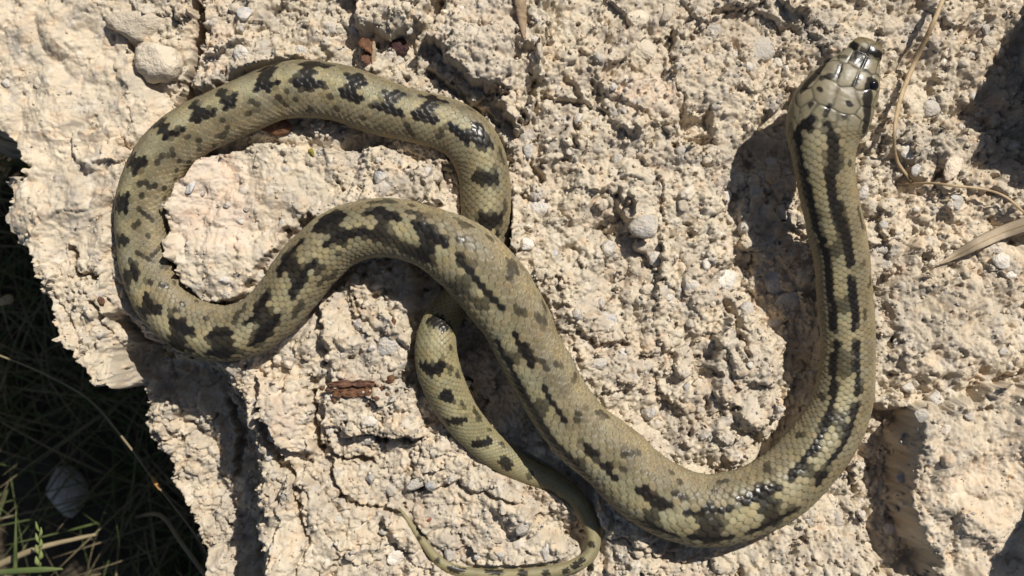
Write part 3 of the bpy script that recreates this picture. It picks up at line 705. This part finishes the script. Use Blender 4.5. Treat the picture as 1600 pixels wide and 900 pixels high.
# ------------------------------------------------------------------ stones held in the rock
def pebble_mesh(seed, angular, lumpy=1.0):
    r_ = np.random.default_rng(seed); bm = bmesh.new(); bmesh.ops.create_icosphere(bm, subdivisions=3, radius=1)
    pl = [(Vector(r_.normal(size=3)).normalized(), r_.uniform(.62, .9)) for _ in range(int(6 + 12 * angular))]
    for v in bm.verts:
        p = v.co.copy()
        for n, d in pl:
            t = p.dot(n) - d
            if t > 0: p -= n * t * (.55 + .45 * angular)
        p += p.normalized() * lumpy * (.03 * math.sin(p.x * 7 + seed) * math.cos(p.y * 6 - seed) + .02 * math.sin(p.z * 13 + p.x * 11) + .022 * math.sin(p.x * 4.3 - p.y * 9 + 2 * seed) * math.cos(p.z * 5 + p.y * 3))
        v.co = p
    for f in bm.faces: f.smooth = True
    me = bpy.data.meshes.new('embedded_stone'); bm.to_mesh(me); bm.free()
    return me
PEB = [pebble_mesh(100 + i, .25 + .08 * i) for i in range(10)] + [pebble_mesh(131, .9, 2.6), pebble_mesh(137, .8, 2.6)]
PEBM = {}
def stone(px, py, rx, ry, ang, mi, hgt=.7, up=.25, var=None):
    var = rng.integers(0, 10) if var is None else var
    key = (int(var), mi)
    if key not in PEBM:
        m2 = PEB[var].copy(); m2.materials.clear(); m2.materials.append(M_ST[mi]); PEBM[key] = m2
    o = bpy.data.objects.new('embedded_stone', PEBM[key]); C.objects.link(o); o.parent = rock
    g = gr(px, py); h = hgt * min(rx, ry)
    o.location = g + Vector((0, 0, h * (up - .5) * S)); o.scale = (rx * S, ry * S, h * S)
    o.rotation_euler = (rng.uniform(-.25, .25), rng.uniform(-.25, .25), ang)
    return o
SPEC = [(256,102,46,37,.3,0,1.05,.7),(214,40,50,32,.1,0,.9,.5),(995,33,21,19,0,0,.9,.6),(1004,80,27,21,.3,0,.8,.5),(1041,22,12,17,.3,0,.9,.6),(1008,352,29,22,-.1,1,.6,.2),(1133,440,25,19,-.5,2,.6,.2),
        (951,387,13,16,.2,1,.8,.4),(936,566,19,13,-.6,2,.5,.2),(845,325,26,20,.3,2,.5,.2),(823,382,13,12,.6,2,.6,.3),(1150,85,14,14,.5,1,.8,.5),(1190,75,34,24,-.6,1,.6,.1),(1455,170,19,15,0,2,.7,.3),
        (1480,92,24,22,.4,2,.5,.2),(1521,88,13,12,0,2,.6,.3),(1540,47,8,11,0,2,.8,.5),(1402,208,9,8,0,3,.7,.4),(1425,232,20,16,.4,2,.5,.1),(1490,262,15,24,.5,4,.5,.1),(1368,350,20,13,-.5,2,.7,.4),
        (1378,388,17,12,-.4,2,.7,.4),(1382,410,18,12,.3,2,.7,.4),(1580,428,13,9,0,2,.7,.4),(1565,408,17,13,0,2,.5,.2),(1492,308,8,6,0,3,.8,.5),(826,234,10,15,0,2,.8,.5),(858,219,8,8,0,0,.8,.5),
        (888,221,10,9,0,0,.8,.5),(836,62,7,6,0,2,.9,.5),(837,92,8,7,0,2,.9,.5),(1115,45,18,22,-.4,1,.4,.1),(873,140,7,8,0,2,.8,.4),(1068,318,12,14,.2,0,.7,.3),(1075,405,15,13,.4,0,.6,.3),(1025,405,14,13,.3,2,.6,.3),
        (1044,465,11,7,0,2,.6,.3),(1012,452,14,9,-.3,0,.6,.3),(1082,450,16,14,.5,1,.5,.2),(1105,412,9,12,.3,1,.7,.4),(950,495,22,15,-.3,3,.4,.1),(1070,555,24,18,.5,0,.5,.2),(1014,646,14,12,0,2,.7,.4),(1073,605,8,10,.4,3,.7,.4),
        (975,550,9,7,0,2,.7,.4),(985,562,9,6,-.4,0,.7,.4),(1172,570,7,7,0,2,.9,.5),(1168,482,13,12,0,2,.7,.3),(1135,308,10,13,0,2,.8,.4),(1178,383,13,10,0,3,.7,.3),(1215,440,33,26,.1,3,.4,.1),(1232,470,26,18,-.3,3,.4,.0),
        (674,758,12,10,.3,3,.7,.4),(577,658,16,11,-.4,2,.6,.3),(580,684,12,8,0,1,.6,.2),(517,704,11,9,-.6,1,.6,.3),(605,538,24,18,-.7,1,.4,.1),(596,272,13,17,.4,3,.5,.2),(667,268,7,9,.5,2,.7,.4),(650,755,20,10,-.5,2,.5,.2),
        (774,838,22,14,.1,4,.4,.2),(817,825,13,16,.4,2,.7,.4),(853,862,9,18,.2,2,.7,.4),(703,865,11,15,0,1,.5,.2),(618,870,20,14,-.4,2,.5,.2),(545,870,20,15,-.3,1,.5,.1),(725,605,16,9,-.5,2,.7,.4),(382,20,14,13,.4,3,.5,.2),
        (408,60,11,10,0,2,.6,.2),(442,8,20,9,.3,2,.5,.1),(297,293,9,14,.4,3,.6,.3),(1070,760,9,7,0,2,.7,.4),(1390,830,16,14,0,2,.7,.4),(1345,803,8,8,0,2,.8,.4),(1405,745,10,9,0,1,.7,.3),(1465,625,20,17,.3,2,.5,.3),
        (1440,650,13,12,0,1,.5,.2),(1420,603,15,11,.2,2,.6,.3),(1490,850,30,15,-.4,2,.3,.0),(1432,265,9,12,.3,3,.5,.2),(905,185,9,11,.4,2,.6,.3),(60,128,9,12,0,0,.6,.4),(10,130,9,8,.2,2,.6,.3),(780,705,22,9,-.4,2,.5,.2),
        (1093,600,14,11,0,0,.6,.3),(930,700,7,6,0,0,.8,.4),(1210,500,20,14,.2,1,.4,.1),(1225,330,18,15,.3,1,.5,.1),(1180,300,12,10,0,1,.6,.2),(1205,255,14,11,.2,1,.5,.2),(585,84,12,9,0,1,.6,.2),(1350,300,10,14,.3,2,.6,.3)]
for (px, py, rx, ry, a, mi, hh, up) in SPEC: stone(px, py, rx * .94, ry * .94, -a, mi, hh * .95, up + .12, int(rng.integers(3, 10)) if rx < 41 else (10 if py > 80 else 11))
cnt = 0; tries = 0
while cnt < 195 and tries < 6000:
    tries += 1
    px, py = rng.uniform(10, 1590), rng.uniform(10, 890); r = 4.6 * (rng.pareto(3.2) + 1)
    if r > 13: continue
    i = np.searchsorted(gx, px); j = np.searchsorted(gy, py)
    if rng.uniform() > rough[i, j] + .12 or drop[i, j] > .05 or not clear_of_snake(px, py, r * .8): continue
    stone(px, py, r * rng.uniform(1, 1.45), r, rng.uniform(0, 3.14), int(rng.choice(5, p=[.38, .18, .24, .10, .10])), rng.uniform(.6, .9), rng.uniform(.2, .6)); cnt += 1

# loose grit lying in the hollows: far too much to count
def build_grit(n=11000):
    bv = np.array([(1,0,0),(-1,0,0),(0,1,0),(0,-1,0),(0,0,1),(0,0,-1)], float); bf = np.array([(0,2,4),(2,1,4),(1,3,4),(3,0,4),(2,0,5),(1,2,5),(3,1,5),(0,3,5)])
    vs_, fs_, cs_ = [], [], []; k = 0; t = 0
    while k < n and t < n * 6:
        t += 1
        px, py = rng.uniform(-20, 1620), rng.uniform(-20, 920)
        i = min(np.searchsorted(gx, px), NX - 1); j = min(np.searchsorted(gy, py), NY - 1)
        if rng.uniform() > rough[i, j] ** 1.2 * .95 + .05 or drop[i, j] > .02 or bedW[i, j] > .35: continue
        r = min(1.25 * (rng.pareto(2.6) + 1), 4.8)
        M = np.linalg.qr(rng.normal(size=(3, 3)))[0]
        v = (bv * (1 + .22 * rng.normal(size=(len(bv), 1))) * np.array([1, .85, .75])) @ M.T * r
        v += np.array([px - 800, 450 - py, H[i, j] + r * .35])
        vs_.append(v); fs_.append(bf + k * len(bv)); c = np.array(GC[rng.choice(7, p=[.34, .22, .16, .1, .08, .06, .04])]) * rng.uniform(.85, 1.15)
        cs_.append(np.repeat(c[None], len(bv), 0)); k += 1
    me = mesh_np('grit', np.vstack(vs_) * S, None, np.vstack(fs_), smooth=False); set_col(me, 'Col', np.vstack(cs_))
    o = new_obj('grit', me, M_ROCK, rock); o['kind'] = 'stuff'; return o
build_grit()

# ------------------------------------------------------------------ ribbons and rods
def rod(name, pts, rad, mat, parent=None, segs=8, flatn=1.0, twist=0.0, rough=0.0):
    """tube or flattened blade along 3D points (metres); rad = radius or list"""
    P = np.array([tuple(p) for p in pts]); n0 = len(P)
    rr = np.array(rad if hasattr(rad, '__len__') else [rad] * n0, float)
    Q = np.column_stack([P / S, rr / S]); 
    t = np.linspace(0, n0 - 1, (n0 - 1) * 10 + 1); R = []
    for x in t:
        i = min(int(x), n0 - 2); f = x - i
        p0, p1, p2, p3 = Q[max(i - 1, 0)], Q[i], Q[i + 1], Q[min(i + 2, n0 - 1)]
        R.append(.5 * (2 * p1 + (p2 - p0) * f + (2 * p0 - 5 * p1 + 4 * p2 - p3) * f * f + (3 * p1 - p0 - 3 * p2 + p3) * f ** 3))
    R = np.array(R); A = R[:, :3] * S; ra = np.maximum(R[:, 3], .05) * S
    T = np.gradient(A, axis=0); T /= np.linalg.norm(T, axis=1)[:, None] + 1e-12
    up = np.array([0, 0, 1.0]); sd = np.cross(T, up); ln = np.linalg.norm(sd, axis=1)[:, None]; sd = np.where(ln > 1e-4, sd / (ln + 1e-12), np.array([1., 0, 0]))
    u2 = np.cross(sd, T)
    a = np.arange(segs) / segs * 2 * np.pi
    tw = twist * np.linspace(0, 1, len(A))[:, None]
    cx = np.cos(a)[None, :]; cy = np.sin(a)[None, :] * flatn
    ex = cx * np.cos(tw) - cy * np.sin(tw); ey = cx * np.sin(tw) + cy * np.cos(tw)
    rj = 1 + rough * rng.normal(size=(len(A), segs))
    V = A[:, None, :] + (sd[:, None, :] * ex[..., None] + u2[:, None, :] * ey[..., None]) * (ra[:, None] * rj)[..., None]
    nb = len(A) * segs; Vv = np.vstack([V.reshape(-1, 3), A[:1], A[-1:]])
    j = np.arange(segs); j2 = (j + 1) % segs
    tr = np.vstack([np.stack([0 * j + nb, j2, j], 1), np.stack([0 * j + nb + 1, (len(A) - 1) * segs + j, (len(A) - 1) * segs + j2], 1)])
    return new_obj(name, mesh_np(name, Vv, grid_quads(len(A), segs, True), tr), mat, parent)
M_STRAW = mat_plain('dry_straw', (.30, .21, .115), (.42, .31, .18), 300, .6, .4, .4, .0004)
M_BLADE = mat_plain('dry_blade', (.40, .32, .22), (.27, .21, .14), 120, .6, .35, .5, .0004)
M_BARK = mat_plain('bark', (.085, .040, .025), (.17, .085, .05), 260, .75, .3, .9, .0012)
M_RUST = mat_plain('rust_leaf', (.20, .095, .045), (.085, .045, .028), 420, .8, .25, 1.0, .0016)
M_DARKRED = mat_plain('dark_red_stone', (.045, .018, .02), (.10, .045, .04), 1100, .7, .4, 1.0, .002)
M_WOOD = mat_plain('grey_wood', (.23, .16, .10), (.34, .25, .16), 250, .85, .2, .9, .001)

st = rod('dry_grass_stem', [gr(1470,-8,30), gr(1445,45,34), gr(1418,105,30), gr(1399,160,22), gr(1390,212,16), gr(1398,252,12), gr(1424,286,6)], [3.4*S,3.8*S,4*S,3.6*S,3*S,2.8*S,2.0*S], M_STRAW, None, 8, .5)
tag(st, 'brown dry grass stem bent beside the snake head', 'grass stem')
st2 = rod('dry_grass_stem', [gr(1405,288,5), gr(1450,287,9), gr(1485,291,10), gr(1530,297,16), gr(1565,310,16), gr(1598,338,18), gr(1625,352,18)], [1.0*S,2.0*S,2.2*S,2.0*S,2.2*S,2*S,2*S], M_STRAW, None, 8, .6)
tag(st2, 'thin dry grass stem running from the bent stem to the wide pale blade', 'grass stem')
lf = rod('dry_leaf_blade', [gr(1462,415,5), gr(1490,399,10), gr(1522,381,16), gr(1558,364,20), gr(1605,348,22), gr(1650,335,24)], [.6*S,6*S,9.5*S,11*S,12*S,12*S], M_BLADE, None, 10, .14, .5, .02)
tag(lf, 'wide pale dry grass blade tapering to a point on the rock', 'leaf')
rod('midrib', [gr(1466,413,7.5), gr(1490,399,12.5), gr(1522,381,18.5), gr(1558,364,22.5), gr(1605,348,24.5), gr(1650,335,26.5)], .9*S, M_STRAW, lf, 6)

def lump(name, px, py, size, mat, ang=0, parent=None, seed=1, lift=0.0, ang_=.6):
    me = pebble_mesh(seed, ang_); me.name = name
    o = new_obj(name, me, mat, parent); g = gtop(px, py, max(size[:2]) * .8, -size[2] * .2)
    o.location = g + Vector((0, 0, (size[2] * .45 + lift) * S)); o.scale = tuple(s * S for s in size); o.rotation_euler = (.1, -.1, ang); return o
# bark chip with splintered sides
def bark_chip():
    root = bpy.data.objects.new('bark_chip', None); C.objects.link(root); g = gtop(552, 608, 26, -3); root.location = g
    def slab(name, x0, y0, x1, y1, w0, w1, th, z, mat, sd):
        r_ = np.random.default_rng(sd); n = 14; bm = bmesh.new(); rings = []
        for i in range(n):
            f = i / (n - 1); cx = x0 + (x1 - x0) * f; cy = y0 + (y1 - y0) * f + r_.normal() * .5; w = (w0 + (w1 - w0) * f) * (1 + .16 * r_.normal()) * (.55 if i in (0, n - 1) else 1)
            z0 = z + r_.normal() * .7
            rings.append([bm.verts.new(Vector((cx, cy + s * w, z0 + t)) * S) for s, t in ((-1, 0), (-.8, th), (-.2, th * (1.15 + .2 * r_.normal())), (.3, th * (.8 + .2 * r_.normal())), (.8, th), (1, 0))])
        for a, b in zip(rings[:-1], rings[1:]):
            for j in range(6): bm.faces.new((a[j], a[(j + 1) % 6], b[(j + 1) % 6], b[j]))
        bm.faces.new(rings[0][::-1]); bm.faces.new(rings[-1])
        bmesh.ops.recalc_face_normals(bm, faces=bm.faces)
        me = bpy.data.meshes.new(name); bm.to_mesh(me); bm.free(); return new_obj(name, me, mat, root)
    slab('bark_plate', -38, 8, 34, 10, 4.5, 5.5, 6, 6, M_BARK, 3)
    slab('bark_core', -30, -6, 30, -2, 8, 9, 5, 3, M_RUST, 4)
    slab('bark_splinter', -40, 0, -14, -2, 2.5, 3, 4, 4, M_BARK, 5)
    tag(root, 'reddish brown bark chip lying on the rock left of the tail', 'bark')
bark_chip()
for i, (px, py, s_, an, lb) in enumerate([(612,592,(9,7,6),.3,'rusty crumb of bark at the right end of the bark chip'),]):
    tag(lump('bark_crumb', px, py, s_, M_RUST, an, None, 40 + i), lb, 'bark')
for i, (px, py, sz) in enumerate([(588,622,4),(598,606,3.5),(522,626,4),(575,632,3),(505,606,3.5),(606,616,3)]):
    tag(lump('bark_crumb', px, py, (sz * 1.5, sz, sz * .8), M_BARK, i * 1.1, None, 46 + i, 0, .8), 'tiny dark bark crumb scattered round the reddish bark chip', 'bark', 'bark crumbs round the chip')
# withered debris above the coil
def withered(px, py):
    root = bpy.data.objects.new('dried_leaf', None); C.objects.link(root); root.location = gtop(px, py, 16, -3)
    def curl(name, pts, w, mat):
        o = rod(name, [Vector(p) * S for p in pts], [x * S for x in w], mat, root, 12, .16, 1.2, .16); return o
    curl('leaf_lobe', [(-14, 22, 6), (-6, 16, 12), (4, 10, 10), (10, -2, 6)], [5, 11, 12, 5], M_RUST)
    curl('leaf_lobe', [(-8, 4, 4), (-2, -4, 11), (2, -14, 9), (0, -24, 4)], [5, 11, 9, 3], M_BARK)
    curl('leaf_stalk', [(8, 20, 10), (9, 6, 13), (8, -8, 12), (7, -26, 7), (5, -34, 3)], [2, 3.2, 3.4, 3.2, 2], M_WOOD)
    tag(root, 'curled brown dried leaf with stalk lying above the top coil', 'leaf')
withered(578, 88)
tag(lump('red_stone', 625, 76, (18, 16, 10), M_DARKRED, .4, None, 61, -2, 1.0), 'dark red stone beside the curled brown dried leaf', 'stone')
tag(lump('brown_pebble', 433, 199, (26, 15, 14), M_RUST, -.15, None, 62, 0, .1), 'smooth brown pebble half under the inside of the top coil', 'pebble')
tw_ = rod('wood_splinter', [gr(808,-20,14), gr(813,10,16), gr(816,35,14), gr(819,62,6)], [10*S,9*S,7*S,2*S], M_WOOD, None, 10, .5, .3, .08)
tag(tw_, 'grey brown wood splinter pointing down on the rock', 'wood')
for i, (px, py, s_, m_, an, lb, ct) in enumerate([(487,238,(5,8,3),mat_plain('yellow_leaf',(.25,.20,.03),(.18,.15,.03),500),.5,'tiny yellow green leaf scrap on the rock inside the loop','leaf'),
        (617,501,(4,7,3),M_RUST,.1,'small rusty bark flake on rock in the arch of the coil','bark'),(157,470,(7,8,5),M_RUST,.2,'small rusty crumb in the shade beside the outer left loop','bark'),
        (671,812,(5,3,3),mat_plain('red_speck',(.30,.09,.05),(.2,.06,.04),500),.6,'tiny red speck on rock inside the tail bend','seed')]):
    tag(lump('leaf_scrap' if ct == 'leaf' else ('bark_flake' if ct == 'bark' else 'red_seed'), px, py, s_, m_, an, None, 70 + i, 0, .8), lb, ct)

# ------------------------------------------------------------------ soil far below the left edge, with grass in the rock's shade
def gnd(px, py, z=GROUND): return Vector((wx(px, z), wy(py, z), z)) * S
ax_ = np.concatenate([np.arange(-6000, -1600, 400), np.arange(-1600, 600, 14), np.arange(600, 6001, 400)]); ay_ = np.concatenate([np.arange(-6000, -900, 300), np.arange(-900, 900, 14), np.arange(900, 6001, 300)])
AXg, AYg = np.meshgrid(ax_, ay_, indexing='ij')
ZG = GROUND + 16 * fbm(AXg, AYg, 120, 4, 201) + 6 * fbm(AXg, AYg, 24, 3, 202)
me = mesh_np('ground', np.stack([AXg, AYg, ZG], -1).reshape(-1, 3) * S, grid_quads(len(ax_), len(ay_))[:, ::-1])
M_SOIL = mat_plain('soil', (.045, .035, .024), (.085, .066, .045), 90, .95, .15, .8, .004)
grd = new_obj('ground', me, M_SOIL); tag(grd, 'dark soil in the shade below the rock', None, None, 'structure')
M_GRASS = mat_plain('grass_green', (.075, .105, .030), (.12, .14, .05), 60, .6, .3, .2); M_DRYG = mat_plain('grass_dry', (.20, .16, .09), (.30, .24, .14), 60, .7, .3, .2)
def build_grass():
    for name, n, mat, hh in (('grass', 900, M_GRASS, 1.6), ('dry_grass', 1100, M_DRYG, 1.5)):
        VV, QQ = [], []; base = 0
        for i in range(n):
            px, py = rng.uniform(-330, 420), rng.uniform(150, 1150)
            if px < 190 and py > 690: continue
            b = np.array(gnd(px, py)) / S; a = rng.uniform(0, 2 * np.pi); L = rng.uniform(120, 330) * hh; w = rng.uniform(1.2, 4.0)
            lean = rng.uniform(.3, 1.2); d = np.array([math.cos(a), math.sin(a), 0]); sd = np.array([-d[1], d[0], 0])
            m = 7
            for q in range(m):
                f = q / (m - 1); c = b + d * (L * lean * f * (.5 + .5 * f)) + np.array([0, 0, L * f * (1 - .45 * f * lean)]); ww = w * (1 - f) ** .6 + .15
                VV += [c - sd * ww, c + sd * ww, c + np.array([0, 0, ww * .7]) * 1.0]
            for q in range(m - 1):
                o_ = base + q * 3
                for s0, s1 in ((0, 1), (1, 2), (2, 0)): QQ.append((o_ + s0, o_ + s1, o_ + 3 + s1, o_ + 3 + s0))
            base += m * 3
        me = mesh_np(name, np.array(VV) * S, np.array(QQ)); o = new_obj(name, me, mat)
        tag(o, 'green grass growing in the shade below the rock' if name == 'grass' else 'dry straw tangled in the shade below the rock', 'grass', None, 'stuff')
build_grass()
def at(px, py, z): return Vector((wx(px, z), wy(py, z), z)) * S
dg = rod('dry_grass_stem', [at(-10,552,-300), at(60,580,-290), at(140,625,-270), at(200,695,-250), at(245,757,-235), at(305,835,-225), at(330,880,-225)], [1.6*S,1.8*S,2*S,2*S,2*S,1.8*S,1.5*S], M_DRYG, None, 8)
nod = rod('stem_node', [at(237,745,-238), at(243,754,-235), at(250,765,-234)], [2.4*S,4.2*S,2.6*S], mat_plain('node_orange',(.5,.26,.08),(.42,.22,.08),500), dg, 8)
tag(dg, 'long thin straw with an orange node crossing the dark gap', 'grass stem')
dg2 = rod('dry_grass_stem', [gnd(225,800) + Vector((0,0,60*S)), at(250,805,-330), at(285,850,-320), at(325,905,-310)], [3*S,4*S,4.5*S,4*S], M_DRYG, None, 8)
tag(dg2, 'thick dull straw in the dark gap close to the rock base', 'grass stem')
gs = rod('green_shoot', [gnd(22,960), at(24,930,-330), at(24,870,-250), at(25,800,-215)], [4*S,4*S,3.6*S,1.2*S], M_GRASS, None, 8); tag(gs, 'plain upright green shoot beside the seed head', 'grass stem')
gs2 = bpy.data.objects.new('grass_seed_head', None); C.objects.link(gs2); gs2.location = gnd(62, 960)
def rel(v, o): return Vector(v) - o.location
rod('stalk', [rel(gnd(62,960), gs2), rel(at(63,930,-320), gs2), rel(at(62,880,-240), gs2)], [4*S,4*S,3*S], M_GRASS, gs2, 8)
M_SEED = mat_plain('green_seed', (.14, .18, .05), (.2, .22, .08), 300)
for i in range(7):
    py = 878 - i * 9; z = -238 + i * 3; sgn = 1 if i % 2 else -1
    rod('spikelet', [rel(at(61,py+6,z), gs2), rel(at(61+sgn*3,py,z+3), gs2), rel(at(60+sgn*4,py-9,z+6), gs2)], [1.2*S,(4.6-.35*i)*S,.8*S], M_SEED, gs2, 8)
tag(gs2, 'green grass seed head catching the sun below the rock', 'grass')
gb = rod('green_grass_leaf', [at(-20,896,-250), at(30,892,-235), at(70,890,-230), at(98,889,-230)], [5*S,5.5*S,5*S,1.5*S], M_GRASS, None, 8, .4); tag(gb, 'short green blade lying across under the seed head', 'grass stem')
sk = rod('dry_stick', [at(-15,889,-300), at(30,868,-295), at(72,853,-292), at(150,835,-300)], [7*S,6*S,5*S,3*S], M_DRYG, None, 8, 1, 0, .05); tag(sk, 'dull pinkish stick lying behind the green seed head', 'stick')
def lump_at(name, px, py, z, size, mat, ang, seed, angular=.5):
    me = pebble_mesh(seed, angular); me.name = name; o = new_obj(name, me, mat)
    o.location = at(px, py, z); o.scale = tuple(s * S for s in size); o.rotation_euler = (.2, .3, ang); return o
tag(lump_at('pale_stone', 105, 768, GROUND + 30, (48, 60, 46), M_ST[2], .3, 83), 'pale stone lying among dark grass below the rock', 'stone')
sh = rod('dry_stalk_end', [at(-60,485,-380), at(-20,478,-300), at(6,470,-215), at(14,467,-190)], [6*S,6*S,7*S,9*S], M_STRAW, None, 10, 1, 0, .05); tag(sh, 'cut pale stalk end catching the sun in the dark gap', 'stalk')
